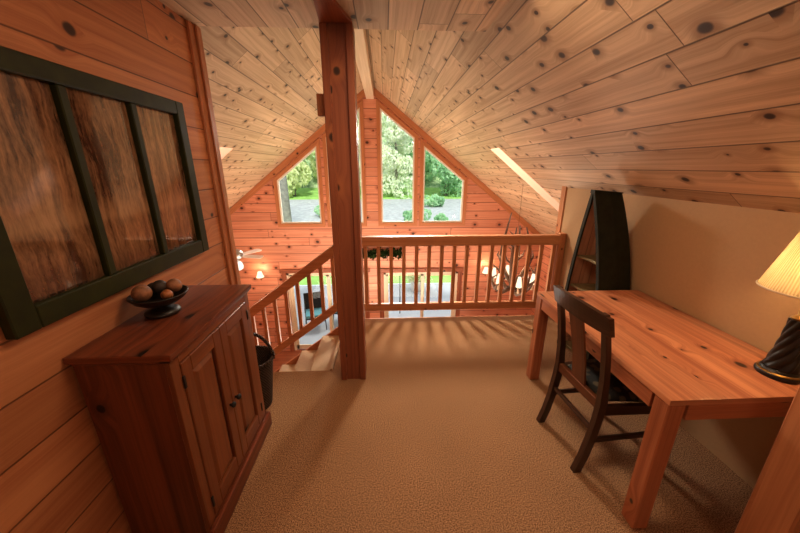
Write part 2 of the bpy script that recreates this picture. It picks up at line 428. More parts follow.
# sloped ceilings (x, y) -> 3D, with a narrow skylight in each
SKY_R = (1.405, 2.62, 4.10, 4.43); SKY_L = (-3.14, -1.925, 4.10, 4.43)
def slope_ceiling(name, x0, x1, y0, y1, hole):
    uvf = (lambda x, y: (y, abs(x - XRI) * L - 1.785 + .184 * 12))
    b = MB()
    if hole:
        hx0, hx1, hy0, hy1 = hole
        b.holed([(x0, y0), (x1, y0), (x1, y1), (x0, y1)], [[(hx0, hy0), (hx1, hy0), (hx1, hy1), (hx0, hy1)]], lambda x, y: (x, y, roof(x)), uvf)
    else:
        b.holed([(x0, y0), (x1, y0), (x1, y1), (x0, y1)], [], lambda x, y: (x, y, roof(x)), uvf)
    return struct(b.build(name, M['ceil']))
slope_ceiling('ceiling_right', XRI, XE_R, YB, YW + .1, SKY_R)
slope_ceiling('ceiling_left', XE_L, XRI, YE - .12, YW + .1, SKY_L)
b = MB(); b.holed([(XL, YB), (.66, YB), (.66, YE), (XL, YE)], [], lambda x, y: (x, y, ZF), lambda x, y: (y, x - .035 + .184 * 30))
struct(b.build('ceiling', M['ceil']))
struct(MB().prism([(XL + .02, ZF + .004), (.63, ZF + .004), (XRI, ZRI - .012)], 1, YE - .05, YE - .002, 0).build('wall_upper', M['ceil']))
# outer roof skins keep the daylight out of the loft
for nm, x0, x1, hole in (('roof_right', XRI, XE_R + .3, SKY_R), ('roof_left', XE_L - .3, XRI, SKY_L)):
    b = MB(); hx0, hx1, hy0, hy1 = hole
    b.holed([(x0, YB - .2), (x1, YB - .2), (x1, YW + .5), (x0, YW + .5)], [[(hx0 - .02, hy0 - .02), (hx1 + .02, hy0 - .02), (hx1 + .02, hy1 + .02), (hx0 - .02, hy1 + .02)]], lambda x, y: (x, y, roof(x) + .24), lambda x, y: (x, y))
    struct(b.build(nm, M['siding']))
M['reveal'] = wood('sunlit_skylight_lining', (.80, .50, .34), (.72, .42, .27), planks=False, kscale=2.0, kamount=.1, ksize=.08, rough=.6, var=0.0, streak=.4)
for i, (nm, hole) in enumerate((('window_5', SKY_R), ('window_6', SKY_L))):
    e = struct_empty(nm, ((hole[0] + hole[1]) / 2, (hole[2] + hole[3]) / 2, roof((hole[0] + hole[1]) / 2)))
    ox, oy, oz = e.location; x0, x1, y0, y1 = hole; b = MB()
    P = lambda x, y, h: (x - ox, y - oy, roof(x) + h - oz)
    for (xa, ya, xb, yb) in ((x0, y1, x1, y1), (x0, y0, x1, y0), (x0, y0, x0, y1), (x1, y0, x1, y1)):
        b.face([P(xa, ya, 0), P(xb, yb, 0), P(xb, yb, .235), P(xa, ya, .235)], [(xa * L + ya, 0), (xb * L + yb, 0), (xb * L + yb, .24), (xa * L + ya, .24)])
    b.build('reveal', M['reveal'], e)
    MB().face([P(x0, y0, .236), P(x1, y0, .236), P(x1, y1, .236), P(x0, y1, .236)], [(0, 0), (1, 0), (1, 1), (0, 1)]).build('pane', M['glass'], e)

# gable wall with its windows and doors
CX = -.27
zt = lambda dx: 2.92 - .785 * dx
def win_poly(d0, d1, side):
    p = [(CX + side * d0, .485), (CX + side * d1, .485), (CX + side * d1, zt(d1)), (CX + side * d0, zt(d0))]
    return p if side > 0 else p[::-1]
W = {'window_1': win_poly(1.10, 1.96, -1), 'window_2': win_poly(.20, .895, -1), 'window_3': win_poly(.20, .895, 1), 'window_4': win_poly(1.09, 1.965, 1)}
ZD = -.66
D = {'door_1': [(-2.25, ZL + .02), (-.50, ZL + .02), (-.50, ZD + .02), (-2.25, ZD + .02)], 'door_2': [(-.05, ZL + .02), (1.67, ZL + .02), (1.67, ZD), (-.05, ZD)]}
outer = [(XE_L, ZL), (XE_R, ZL), (XE_R, roof(XE_R)), (XRI, ZRI), (XE_L, roof(XE_L))]
b = MB(); b.holed(outer, list(W.values()) + list(D.values()), lambda x, z: (x, YW, z), lambda x, z: (x, z + 20 * .184 - .361))
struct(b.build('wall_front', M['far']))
def inset(P, d):
    n = len(P); out = []
    c = (sum(p[0] for p in P) / n, sum(p[1] for p in P) / n)
    lines = []
    for i in range(n):
        a, bb = P[i], P[(i + 1) % n]; t = Vector((bb[0] - a[0], bb[1] - a[1])).normalized(); nn = Vector((-t.y, t.x))
        if nn.dot(Vector((c[0] - a[0], c[1] - a[1]))) < 0: nn = -nn
        lines.append((Vector(a) + nn * d, t))
    for i in range(n):
        (p, t), (q, s) = lines[i - 1], lines[i]
        k = ((q - p).x * s.y - (q - p).y * s.x) / (t.x * s.y - t.y * s.x); out.append(tuple(p + t * k))
    return out
def ring(b, P, Q, y0, y1):
    """frame between polygon P (outer) and Q (inner), from y0 to y1"""
    n = len(P)
    for i in range(n):
        a, c, d, e = P[i], P[(i + 1) % n], Q[(i + 1) % n], Q[i]
        le = math.hypot(c[0] - a[0], c[1] - a[1]); o = rnd.uniform(0, 30)
        w = math.hypot(e[0] - a[0], e[1] - a[1])
        for yy in (y0, y1): b.face([(a[0], yy, a[1]), (c[0], yy, c[1]), (d[0], yy, d[1]), (e[0], yy, e[1])], [(o, 0), (o + le, 0), (o + le, w), (o, w)])
        for s, t in ((a, c), (e, d)): b.face([(s[0], y0, s[1]), (t[0], y0, t[1]), (t[0], y1, t[1]), (s[0], y1, s[1])], [(o, 0), (o + le, 0), (o + le, .05), (o, .05)])
    return b
for nm, P in W.items():
    e = struct_empty(nm, (P[0][0], YW, .48))
    k = Matrix.Translation(-Vector(e.location))
    def fin(b, n, m):
        bmesh.ops.transform(b.bm, matrix=k, verts=b.bm.verts); bmesh.ops.recalc_face_normals(b.bm, faces=b.bm.faces); return b.build(n, m, e)
    Q = inset(P, .03)
    fin(ring(MB(), inset(P, -.008), inset(P, .006), YW - .012, YW + .06), 'jamb', M['cream'])
    fin(ring(MB(), inset(P, -.075), inset(P, -.004), YW - .022, YW - .002), 'casing', M['trim'])
    fin(ring(MB(), inset(P, .004), Q, YW + .0, YW + .05), 'sash', M['white'])
    b = MB(); b.holed(Q, [], lambda x, z: (x, YW + .03, z), lambda x, z: (x, z)); fin(b, 'pane', M['glass'])
for nm, P in D.items():
    e = struct_empty(nm, (P[0][0], YW, ZL))
    k = Matrix.Translation(-Vector(e.location)); x0, x1, z1 = P[0][0], P[1][0], P[2][1]
    xm = (x0 + x1) / 2 + .06; z0 = P[0][1]
    def fin(b, n, m):
        bmesh.ops.transform(b.bm, matrix=k, verts=b.bm.verts); return b.build(n, m, e)
    fin(MB().box((x0 - .10, YW - .03, ZL), (x0, YW - .002, z1 + .0), 2, .003).box((x1, YW - .03, ZL), (x1 + .10, YW - .002, z1), 2, .003)
        .box((x0 - .14, YW - .035, z1), (x1 + .14, YW - .002, z1 + .09), 0, .003), 'casing', M['post'])
    fin(MB().box((x0, YW - .01, z0), (x0 + .05, YW + .09, z1)).box((x1 - .05, YW - .01, z0), (x1, YW + .09, z1)).box((x0, YW - .01, z1 - .05), (x1, YW + .09, z1), 0), 'jamb', M['cream'])
    for (xa, xb, yy) in ((x0 + .05, xm + .03, YW + .05), (xm - .05, x1 - .05, YW + .01)):
        fin(MB().box((xa, yy, z0), (xa + .055, yy + .035, z1 - .05)).box((xb - .055, yy, z0), (xb, yy + .035, z1 - .05)).box((xa, yy, z1 - .10), (xb, yy + .035, z1 - .05), 0).box((xa, yy, z0), (xb, yy + .035, z0 + .10), 0), 'sash', M['cream'])
        fin(MB().box((xa + .055, yy + .014, z0 + .1), (xb - .055, yy + .018, z1 - .1)), 'pane', M['glass'])
# boards that follow the roof line on the gable, and the sill board
for nm, sd, xe in (('trim_5', 1, XE_R), ('trim_6', -1, XE_L)):
    th = math.atan(S) * sd; ln = abs(xe - XRI) * L
    m = Matrix.Translation((XRI, YW - .025, ZRI)) @ Euler((0, th, 0)).to_matrix().to_4x4()
    b = MB()
    if sd > 0: b.box((.0, 0, -.115), (ln, .023, -.002), 0, .002, m)
    else: b.box((-ln, 0, -.115), (0, .023, -.002), 0, .002, m)
    struct(b.build(nm, M['trim']))

# ------------------------------------------------------------------ timber: post, ridge beam, block
t = thing('timber_post', 'tall square red-brown timber post standing on the carpet beside the stair head', 'post', (-.272, 2.302, 0))
MB().box((-.095, -.08, 0), (.095, .08, ZF - .004), 2, .0).build('shaft', M['post'], t)
b = MB()
for sx in (-1, 1): b.box((sx * .075 - .022, -.096, 0), (sx * .075 + .022, -.0795, ZF - .01), 2, .003)
b.build('corner_board', M['post'], t)
struct(MB().prism([(-.365, 2.2), (-.18, 2.2), (-.245, 1.95), (-.25, .9), (-.335, .9), (-.345, 1.95)], 2, ZF - .022, ZF - .003, 1).build('red_reflection_board', M['post']))  # tapered board stands in for a reddish reflection on the flat ceiling
tag(MB().box((XRI - .075, YE + .01, 2.915), (XRI + .075, YW - .03, ZRI - .09), 1, .004).build('ridge_beam', M['beam']), 'pale exposed ridge beam running under the peak of the ceiling', 'beam')
tag(MB().box((-.425, 2.27, 1.965), (-.3705, 2.33, 2.095), 2, .004).build('wooden_block', M['trim']), 'small brown wooden block fixed high on the side of the timber post', 'block')
t = thing('timber_post', 'smooth orange pine post in front of the near end of the desk', 'post', (1.555, .83, 0))
MB().box((-.075, -.07, 0), (.075, .07, roof(1.635) - .012), 2, .006).build('shaft', M['trim'], t)

# ------------------------------------------------------------------ guard railing
t = thing('guard_railing', 'level pine guard railing along the open edge of the loft', 'railing', (0, YG + .03, 0))
MB().box((-.37, -.045, .842), (1.888, .045, .948), 0, .006).build('top_rail', M['rail'], t)
MB().box((-.37, -.022, .085), (1.888, .022, .172), 0, .004).build('bottom_rail', M['rail'], t)
x = -.2155
while x < 1.86:
    MB().box((x - .019, -.019, .17), (x + .019, .019, .845), 2, .003).build('baluster', M['rail'], t); x += .138
MB().box((1.886, -.05, -.27), (1.952, .05, .968), 2, .006).build('newel_post', M['rail'], t)
MB().box((-.46, -.045, -.27), (-.37, .045, .965), 2, .005).build('newel_post', M['rail'], t)

# ------------------------------------------------------------------ staircase and its railing
SL = .737
t = thing('stair_railing', 'sloping pine stair railing running down from the loft edge', 'railing', (-.46, 3.33, 0))
def slanted(b, x0, x1, z_at0, h, y0, y1, bev=.004):
    """board following the stairs between x0 and x1 (local, x<0 is down); top edge z = z_at0 + SL*x"""
    return b.prism([(x0, z_at0 + SL * x0), (x1, z_at0 + SL * x1), (x1, z_at0 + SL * x1 - h), (x0, z_at0 + SL * x0 - h)], 1, y0, y1, 0, bev)
slanted(MB(), -3.0, 0, .93, .118, -.042, .042).build('top_rail', M['rail'], t)
slanted(MB(), -3.0, 0, .262, .10, -.022, .022).build('bottom_rail', M['rail'], t)
x = -.115
while x > -2.9:
    a, c = .262 + SL * x - .03, .93 + SL * x - .10
    MB().box((x - .019, -.019, a), (x + .019, .019, c), 2, .003).build('baluster', M['rail'], t); x -= .1335
MB().box((-3.05, -.026, ZL + .01), (-2.96, .04, -1.2), 2, .005).build('newel_post', M['rail'], t)
t = thing('staircase', 'cream carpeted staircase leading down beside the loft', 'stairs', (-.462, 2.36, 0))
rise, run = .1825, .245
for k in range(13):
    z = -rise * (k + 1); xk = -run * k
    MB().box((xk - run - .025, .01, z - .04), (xk - .0, .905, z), 1, .012, None, 2).build('tread', M['tread'], t)
    MB().box((xk - .03, .012, z - .005), (xk - .006, .903, z + rise - .045 if k else -.005), 1, .002).build('riser', M['tread'], t)
for y0, y1 in ((.907, .94),):
    slanted(MB(), -3.25, .0, -.02, .30, y0, y1).build('stringer', M['trim'], t)
slanted(MB(), -3.25, -.0, -.08, .22, -.012, .008).build('stringer', M['trim'], t)

# ------------------------------------------------------------------ cabinet
t = thing('storage_cabinet', 'cherry-stained pine cabinet with two panelled doors against the boarded wall', 'cabinet', (-.97, 1.40, 0))
bx0, bx1, by0, by1 = -.172, .168, -.35, .35
b = MB().box((bx0, by0, .0), (bx1 - .02, by1, .975), 2, .002)
b.build('carcass', M['cab'], t)
fx = bx1 - .02
b = MB()
b.box((fx + .0002, by0, .0), (bx1, by0 + .05, .974), 2, .002).box((fx + .0002, by1 - .05, .0), (bx1, by1, .974), 2, .002)
b.box((fx + .0002, by0 + .05, .925), (bx1, by1 - .05, .974), 1, .002).box((fx + .0002, by0 + .05, .0), (bx1, by1 - .05, .115), 1, .002)
b.build('face_frame', M['cabdoor'], t)
b = MB().box((-.18, by0 - .018, .977), (bx1 + .022, by1 + .018, 1.003), 1, .006, None, 2)
b.box((-.172, by0 - .008, .963), (bx1 + .010, by1 + .008, .9768), 1, .003)
b.build('top', M['cab'], t)
MB().box((bx1 + .0005, by0 - .012, 0), (bx1 + .024, by1 + .022, .105), 1, .005).box((bx0, by1 + .0005, 0), (bx1 + .0, by1 + .022, .105), 0, .004).build('plinth', M['cab'], t)
for sd in (-1, 1):
    ya, yb = (by0 + .053, -.002) if sd < 0 else (.002, by1 - .053)
    b = MB(); z0, z1 = .118, .922; w = .06
    b.box((fx + .003, ya, z0), (bx1 + .004, ya + w, z1), 2, .003).box((fx + .003, yb - w, z0), (bx1 + .004, yb, z1), 2, .003)
    b.box((fx + .003, ya + w, z1 - w - .01), (bx1 + .004, yb - w, z1), 1, .003).box((fx + .003, ya + w, z0), (bx1 + .004, yb - w, z0 + w + .02), 1, .003)
    d = b.build('door', M['cabdoor'], t)
    # raised panel with sloped edges
    pa, pb, pz0, pz1 = ya + w - .002, yb - w + .002, z0 + w + .018, z1 - w - .008
    rr = lambda x, i: [(x, pa + i, pz0 + i), (x, pb - i, pz0 + i), (x, pb - i, pz1 - i), (x, pa + i, pz1 - i)]
    b = MB(); t_ = bmesh.new()
    R0 = [rr(fx + .004, 0), rr(fx + .006, 0.004), rr(bx1 - .0, .03), rr(bx1 + .001, .034)]
    vs = [[t_.verts.new(p) for p in r] for r in R0]
    for i in range(3):
        for j in range(4): t_.faces.new((vs[i][j], vs[i][(j + 1) % 4], vs[i + 1][(j + 1) % 4], vs[i + 1][j]))
    t_.faces.new(vs[3]); bmesh.ops.recalc_face_normals(t_, faces=t_.faces); b._add(t_, 2)
    b.build('panel', M['cabdoor'], d)
    ky = yb - .028 if sd < 0 else ya + .028
    m = Matrix.Translation((bx1 + .004, ky, .50)) @ Euler((0, PI / 2, 0)).to_matrix().to_4x4()
    MB().lathe([(.006, 0), (.006, .008), (.013, .013), (.015, .02), (.011, .027), (.003, .03)], 14, m).build('knob', M['black'], d, 'round black knob')
    hy = ya - .002 if sd < 0 else yb + .002
    for hz in (.20, .84):
        MB().box((bx1 + .0002, hy - .006, hz - .028), (bx1 + .008, hy + .006, hz + .028), 2, .002).build('hinge', M['black'], d, 'black hinge')

# ------------------------------------------------------------------ old window frame on the wall
t = thing('old_window_frame', 'dark green three-pane old window frame hung on the boarded wall', 'window frame', (XL + .002, 1.46, 1.15))
ya, yb, hz = -.555, .555, .84
w = .078
b = MB().box((0, ya, 0), (.036, ya + w, hz), 2, .004).box((0, yb - w * .85, 0), (.036, yb, hz), 2, .004)
b.box((0, ya + w, hz - w * .85), (.036, yb - w * .85, hz), 1, .004).box((0, ya + w, 0), (.036, yb - w * .85, w), 1, .004)
b.build('frame', M['green'], t)
gw = (yb - w * .85 - ya - w - 2 * .036) / 3; yy = ya + w
for k in range(3):
    p = MB().box((.006, yy + .002, w), (.0095, yy + gw - .002, hz - w * .85)).build('pane', M['pane'], t)
    ul = p.data.uv_layers[0].data
    for po in p.data.polygons:
        for li in po.loop_indices:
            co = p.data.vertices[p.data.loops[li].vertex_index].co; ul[li].uv = (co.y + 3, co.z + 1.15)
    yy += gw
    if k < 2: MB().box((.0005, yy, w), (.032, yy + .036, hz - w * .85), 2, .004).build('mullion', M['green'], t); yy += .036

# ------------------------------------------------------------------ pedestal bowl with decorative balls
BC = (-1.033, 1.395)
t = thing('pedestal_bowl', 'dark bronze footed bowl holding decorative balls on the cabinet', 'bowl', (*BC, 1.004))
MB().lathe([(.0, 0), (.066, 0), (.071, .008), (.068, .018), (.05, .028), (.032, .036), (.026, .044), (.0, .044)], 28, cap=False).build('foot', M['bronze'], t)
MB().lathe([(.0, .0442), (.03, .0445), (.068, .054), (.098, .074), (.113, .094), (.115, .099), (.108, .100), (.092, .080), (.06, .062), (.0, .056)], 32, cap=False).build('dish', M['bronze'], t)
M['ballrust'] = plain('rust_brown_ball', (.30, .13, .06), .6, .5, 45, .6)
M['balldark'] = plain('dark_brown_ball', (.05, .03, .02), .6, .5, 50, .6)
M['ballorange'] = plain('orange_ball', (.42, .15, .05), .5, .4, 50, .5)
for dx, dy, r, mt, lb in ((-.042, -.040, .038, 'ballrust', 'largest rust-brown ball in the footed bowl, on its near side'), (-.014, .036, .032, 'balldark', 'dark brown ball heaped highest in the footed bowl'),
                         (.042, -.010, .024, 'ballorange', 'small orange ball at the middle front of the footed bowl'), (.036, .056, .033, 'ballrust', 'tan brown ball at the far rim of the footed bowl'),
                         (-.055, .048, .024, 'balldark', 'small dark ball in the footed bowl next to the wall')):
    rr_ = math.hypot(dx, dy); zb = 1.004 + .0645 + max(0, rr_ - .03) * .45 + r + (.016 if 'highest' in lb else 0)
    o = MB().ball((0, 0, 0), r, 3).build('decorative_ball', M[mt]); o.location = (BC[0] + dx, BC[1] + dy, zb)
    tag(o, lb, 'ball', 'decorative balls in the bowl')

# ------------------------------------------------------------------ wicker basket
t = thing('wicker_basket', 'tall dark wicker basket with an arched handle on the carpet behind the cabinet', 'basket', (-.945, 1.96, 0))
MB().lathe([(.0, .012), (.095, .0), (.102, .01), (.125, .2), (.145, .36), (.152, .385), (.145, .392), (.137, .375), (.115, .18), (.09, .02), (.0, .02)], 36, cap=False).build('body', M['wicker'], t)
b = MB()
b.tube([(.148 * math.cos(a), .148 * math.sin(a), .386) for a in [2 * PI * k / 32 for k in range(32)]], .011, 8, closed=True)
b.build('rim', M['wicker'], t)
MB().tube([(.15 * math.cos(PI * k / 16), 0.02, .37 + .20 * math.sin(PI * k / 16)) for k in range(17)], .011, 8).build('handle', M['wicker'], t)

# ------------------------------------------------------------------ desk
t = thing('writing_desk', 'knotty red pine desk with square legs along the beige wall', 'desk', (1.55, 1.617, 0), R(0.0))
hx, hy = .398, .597
MB().box((-hx, -hy, .715), (hx, hy, .742), 1, .004, None, 2).build('tabletop', M['desk'], t)
for sx in (-1, 1):
    MB().box((sx * hx - (.022 if sx > 0 else -.004) , -hy + .09, .635), (sx * hx - (.004 if sx > 0 else -.022), hy - .09, .7148), 1, .002).build('apron', M['deskleg'], t)
for sy in (-1, 1):
    MB().box((-hx + .09, sy * hy - (.022 if sy > 0 else -.004), .635), (hx - .09, sy * hy - (.004 if sy > 0 else -.022), .7148), 0, .002).build('apron', M['deskleg'], t)
for sx in (-1, 1):
    for sy in (-1, 1):
        cx, cy = sx * (hx - .040), sy * (hy - .040)
        MB().box((cx - .038, cy - .038, 0), (cx + .038, cy + .038, .7148), 2, .005).build('leg', M['deskleg'], t)

# ------------------------------------------------------------------ chair
t = thing('desk_chair', 'dark wooden splat-back chair with floral seat tucked under the desk', 'chair', (1.050, 1.524, 0), R(4))
stile_path = [(0, 0), (.028, .1), (.05, .22), (.066, .36), (.07, .46), (.058, .60), (.035, .75), (.006, .89), (-.018, .98)]
def stile_x(z):
    for (x0, z0), (x1, z1) in zip(stile_path, stile_path[1:]):
        if z0 <= z <= z1: return x0 + (x1 - x0) * (z - z0) / (z1 - z0)
    return stile_path[-1][0]
def rect(x, y, z, w, d): return [(x - d / 2, y - w / 2, z), (x + d / 2, y - w / 2, z), (x + d / 2, y + w / 2, z), (x - d / 2, y + w / 2, z)]
for sy in (-1, 1):
    MB().loft([rect(x, sy * .186, z, .034, .042 if z < .6 else .034 - (z - .6) * .02) for x, z in stile_path], smooth=False).build('back_leg', M['darkwood'], t)
rings = []
for k in range(13):
    y = -.228 + .456 * k / 12; q = 1 - (y / .228) ** 2; xo = -.030 * q; zt_ = .972 + .018 * q; zb = .874 + .006 * q
    xt, xb = stile_x(.970) + xo, stile_x(.874) + xo
    rings.append([(xb - .013, y, zb), (xb + .012, y, zb), (xt + .012, y, zt_), (xt - .013, y, zt_)])
MB().loft(rings, smooth=False).build('crest_rail', M['darkwood'], t)
rings = []
for k in range(9):
    z = .455 + .424 * k / 8; xo = -.026 * k / 8 - .002; w = .105 + .014 * abs(k / 8 - .45)
    rings.append(rect(stile_x(z) + xo, 0, z, w, .012))
MB().loft(rings, smooth=False).build('splat', M['splat'], t)
b = MB().box((.055, -.1685, .405), (.085, .1685, .462), 1, .003)
b.build('seat_rail', M['splat'], t)
b = MB()
for sy in (-1, 1):
    b.prism([(.092, sy * .178), (.47, sy * .202), (.47, sy * .227), (.092, sy * .203)], 2, .385, .44, 0)
b.box((.446, -.20, .385), (.472, .20, .44), 1, .002)
b.build('seat_frame', M['darkwood'], t)
b = MB(); rings = []
for (ins, z) in ((0, .4405), (0, .452), (.012, .466), (.04, .475), (.09, .479)):
    rings.append([(.088 + ins, -.155 + ins, z), (.47 - ins, -.212 + ins, z), (.478 - ins, -.1, z), (.478 - ins, .1, z), (.47 - ins, .212 - ins, z), (.088 + ins, .155 - ins, z)])
b.loft(rings); b.build('seat', M['seat'], t, 'dark floral upholstered seat')
for sy in (-1, 1):
    MB().loft([rect(.452, sy * .205, z, w, w) for z, w in ((0, .028), (.2, .034), (.384, .040))], smooth=False).build('front_leg', M['darkwood'], t)
    MB().box((.055, sy * .194 - .009, .205), (.44, sy * .194 + .009, .235), 0, .003).build('stretcher', M['darkwood'], t)
MB().box((.045, -.1685, .262), (.065, .1685, .288), 1, .003).build('stretcher', M['darkwood'], t)

# ------------------------------------------------------------------ canoe-bow bookcase
t = thing('canoe_bookcase', 'tall blackish green canoe-shaped bookcase standing in the corner behind the desk', 'bookcase', (1.685, 2.455, 0))
HB = 1.455
def hw(z): return min(.232, .020 + .250 * (1 - (z / HB) ** 2.0))
def fx_(z): return -.055 * (z / HB) ** 2
def bx_(z): return .262 - .11 * (z / HB) ** 3
N = 18; zs = [HB * k / N for k in range(N + 1)]
for sd in (-1, 1):
    rings = []
    for z in zs:
        y = sd * hw(z); yb_ = sd * max(.016, hw(z) * .90); ym = sd * (hw(z) + .006)
        x0, x1 = fx_(z), bx_(z); xm = (x0 + x1) / 2
        rings.append([(x0, y - sd * .016, z), (x0, y, z), (xm, ym, z), (x1, yb_, z), (x1, yb_ - sd * .014, z), (xm, ym - sd * .016, z)])
    MB().loft(rings, smooth=False).build('hull_side', M['boatgreen'], t)
    rings = []
    for z in zs:
        y = sd * hw(z); x0 = fx_(z); yi = sd * max(.001, hw(z) - .030)
        rings.append([(x0 - .014, yi, z), (x0 - .014, y + sd * .005, z), (x0 - .0005, y + sd * .005, z), (x0 - .0005, yi, z)])
    MB().loft(rings, smooth=False).build('gunwale', M['boatgreen'], t)
b = MB()
b.loft([[(fx_(HB) - .018, -.028, HB + .0005), (fx_(HB) - .018, .028, HB + .0005), (fx_(HB) - .018, .028, HB + .028), (fx_(HB) - .018, -.028, HB + .028)], [(bx_(HB) + .004, -.024, HB + .0005), (bx_(HB) + .004, .024, HB + .0005), (bx_(HB) + .004, .024, HB + .008), (bx_(HB) + .004, -.024, HB + .008)]], smooth=False)
b.build('top_cap', M['boatgreen'], t)
b = MB()
for z0, z1 in zip(zs, zs[1:]):
    q0, q1 = max(.016, hw(z0) * .90) - .014, max(.016, hw(z1) * .90) - .014; x0, x1 = bx_(z0) - .012, bx_(z1) - .012
    b.face([(x0, -q0, z0), (x0, q0, z0), (x1, q1, z1), (x1, -q1, z1)], [(z0, -q0), (z0, q0), (z1, q1), (z1, -q1)])
b.build('back_board', M['bookback'], t)
for sd in (-1, 1):
    b = MB()
    for z0, z1 in zip(zs, zs[1:]):
        P = []
        for z in (z0, z1):
            x0, x1 = fx_(z) + .002, bx_(z) - .012; xm = (x0 + x1) / 2
            P.append([(x0, sd * max(.002, hw(z) - .0185), z), (xm, sd * max(.002, hw(z) - .0125), z), (x1, sd * max(.002, hw(z) * .90 - .0165), z)])
        for a in (0, 1): b.face([P[0][a], P[0][a + 1], P[1][a + 1], P[1][a]], [(z0, a * .13), (z0, a * .13 + .13), (z1, a * .13 + .13), (z1, a * .13)])
    b.build('inner_lining', M['bookback'], t)
for z in (.02, .32, .615, .90):
    q = hw(z + .02) - .0195; p = hw(z + .02) * .90 - .018
    MB().prism([(fx_(z) + .012, -q), (fx_(z) + .03, 0), (fx_(z) + .012, q), (bx_(z) - .016, p), (bx_(z) - .016, -p)], 2, z, z + .02, 1, .002).build('shelf', M['shelf'], t)

# ------------------------------------------------------------------ table lamp
LC = (1.79, 1.165)
t = thing('table_lamp', 'table lamp with a dark twisted rope base and pleated cream shade on the desk', 'lamp', (*LC, .7425))
MB().lathe([(.0, 0), (.074, 0), (.077, .006), (.077, .016), (.072, .022), (.064, .026), (.062, .034), (.052, .04), (.0, .04)], 36, cap=False).build('base', M['bronze'], t)
MB().lathe([(.074, .0221), (.0705, .0262), (.064, .0270), (.064, .0262)], 36, cap=False).build('base_band', M['brass'], t, 'brass band')
rings = []
for k in range(60):
    f = k / 59; z = .04 + .235 * f; r0 = .052 - .006 * math.sin(PI * f) - .026 * f; n = 60
    rings.append([((r0 + .0065 * abs(math.sin(3.5 * (a - f * 3.6)))) * math.cos(a), (r0 + .0065 * abs(math.sin(3.5 * (a - f * 3.6)))) * math.sin(a), z) for a in [2 * PI * j / n for j in range(n)]])
MB().loft(rings).build('column', M['bronze'], t)
MB().lathe([(.0, .275), (.027, .275), (.029, .281), (.022, .288), (.012, .296), (.010, .36), (.016, .365), (.016, .40), (.0, .40)], 20, cap=False).build('neck', M['brass'], t, 'brass neck')
MB().lathe([(.157, .408), (.085, .668)], 64, cap=False).build('shade', M['shade'], t)
b = MB(); b.tube([(.158 * math.cos(a), .158 * math.sin(a), .408) for a in [2 * PI * k / 48 for k in range(48)]], .004, 6, closed=True)
b.build('shade_trim', M['cream'], t); b = MB()
b.tube([(.085 * math.cos(a), .085 * math.sin(a), .668) for a in [2 * PI * k / 48 for k in range(48)]], .004, 6, closed=True)
b.build('shade_trim', M['cream'], t)
MB().ball((0, 0, .47), .03, 2, (1, 1, 1.3)).build('bulb', M['lamptop'], t)

# ------------------------------------------------------------------ great room fittings
# wall sconces
def make_sconce():
    t = thing('wall_sconce', 'x', 'sconce', (0, 0, 0))
    m = Matrix.Translation((0, -.003, 0)) @ Euler((PI / 2, 0, 0)).to_matrix().to_4x4()
    MB().lathe([(.0, 0), (.055, 0), (.055, .008), (.03, .02), (.0, .022)], 20, m, cap=False).build('backplate', M['brass'], t)
    MB().tube([(0, -.02, -.02), (0, -.07, -.075), (0, -.12, -.06), (0, -.14, .0), (0, -.13, .05)], [.010, .010, .009, .009, .012], 8).build('arm', M['brass'], t)
    MB().lathe([(.105, .03), (.10, .05), (.075, .12), (.055, .19), (.05, .20)], 24, c=(0, -.13, 0), cap=False).build('shade', M['glow'], t)
    return t
s1 = make_sconce(); s1.scale = (.78, .78, .78); s1.location = (-2.80, YW - .001, -.72); s1['label'] = 'lit brass wall sconce beside the garden door below the stair railing'; s1['group'] = 'wall sconces'
s2 = copy_tree(s1); s2.location = (2.30, YW - .001, -.70); s2['label'] = 'lit brass wall sconce seen through the guard railing balusters'

# ceiling fan
FX, FY, FZ = -2.61, 5.5, .17
t = thing('ceiling_fan', 'pale ceiling fan with a lit glass globe hanging beyond the boarded wall end', 'fan', (FX, FY, FZ))
MB().tube([(0, 0, .08), (0, 0, roof(FX) - FZ - .005)], .008, 10).build('rod', M['brass'], t)
MB().lathe([(.0, .11), (.06, .105), (.11, .07), (.12, .02), (.11, -.03), (.06, -.06), (.0, -.06)], 28, cap=False).build('motor_housing', M['chrome'], t)
for k in range(5):
    m = Matrix.Rotation(R(-13 + 72 * k), 4, 'Z') @ Matrix.Rotation(R(10), 4, 'X')
    MB().prism([(.10, -.035), (.17, -.05), (.46, -.062), (.50, -.04), (.50, .04), (.46, .062), (.17, .05), (.10, .035)], 2, -.006, .004, 0, 0, m).build('blade', M['fanblade'], t)
MB().lathe([(.0, -.06), (.04, -.062), (.045, -.10), (.0, -.10)], 20, cap=False).build('light_neck', M['chrome'], t)
MB().lathe([(.04, -.10), (.075, -.13), (.092, -.19), (.085, -.235), (.05, -.262), (.0, -.27)], 24, cap=False).build('globe', M['glowfan'], t)

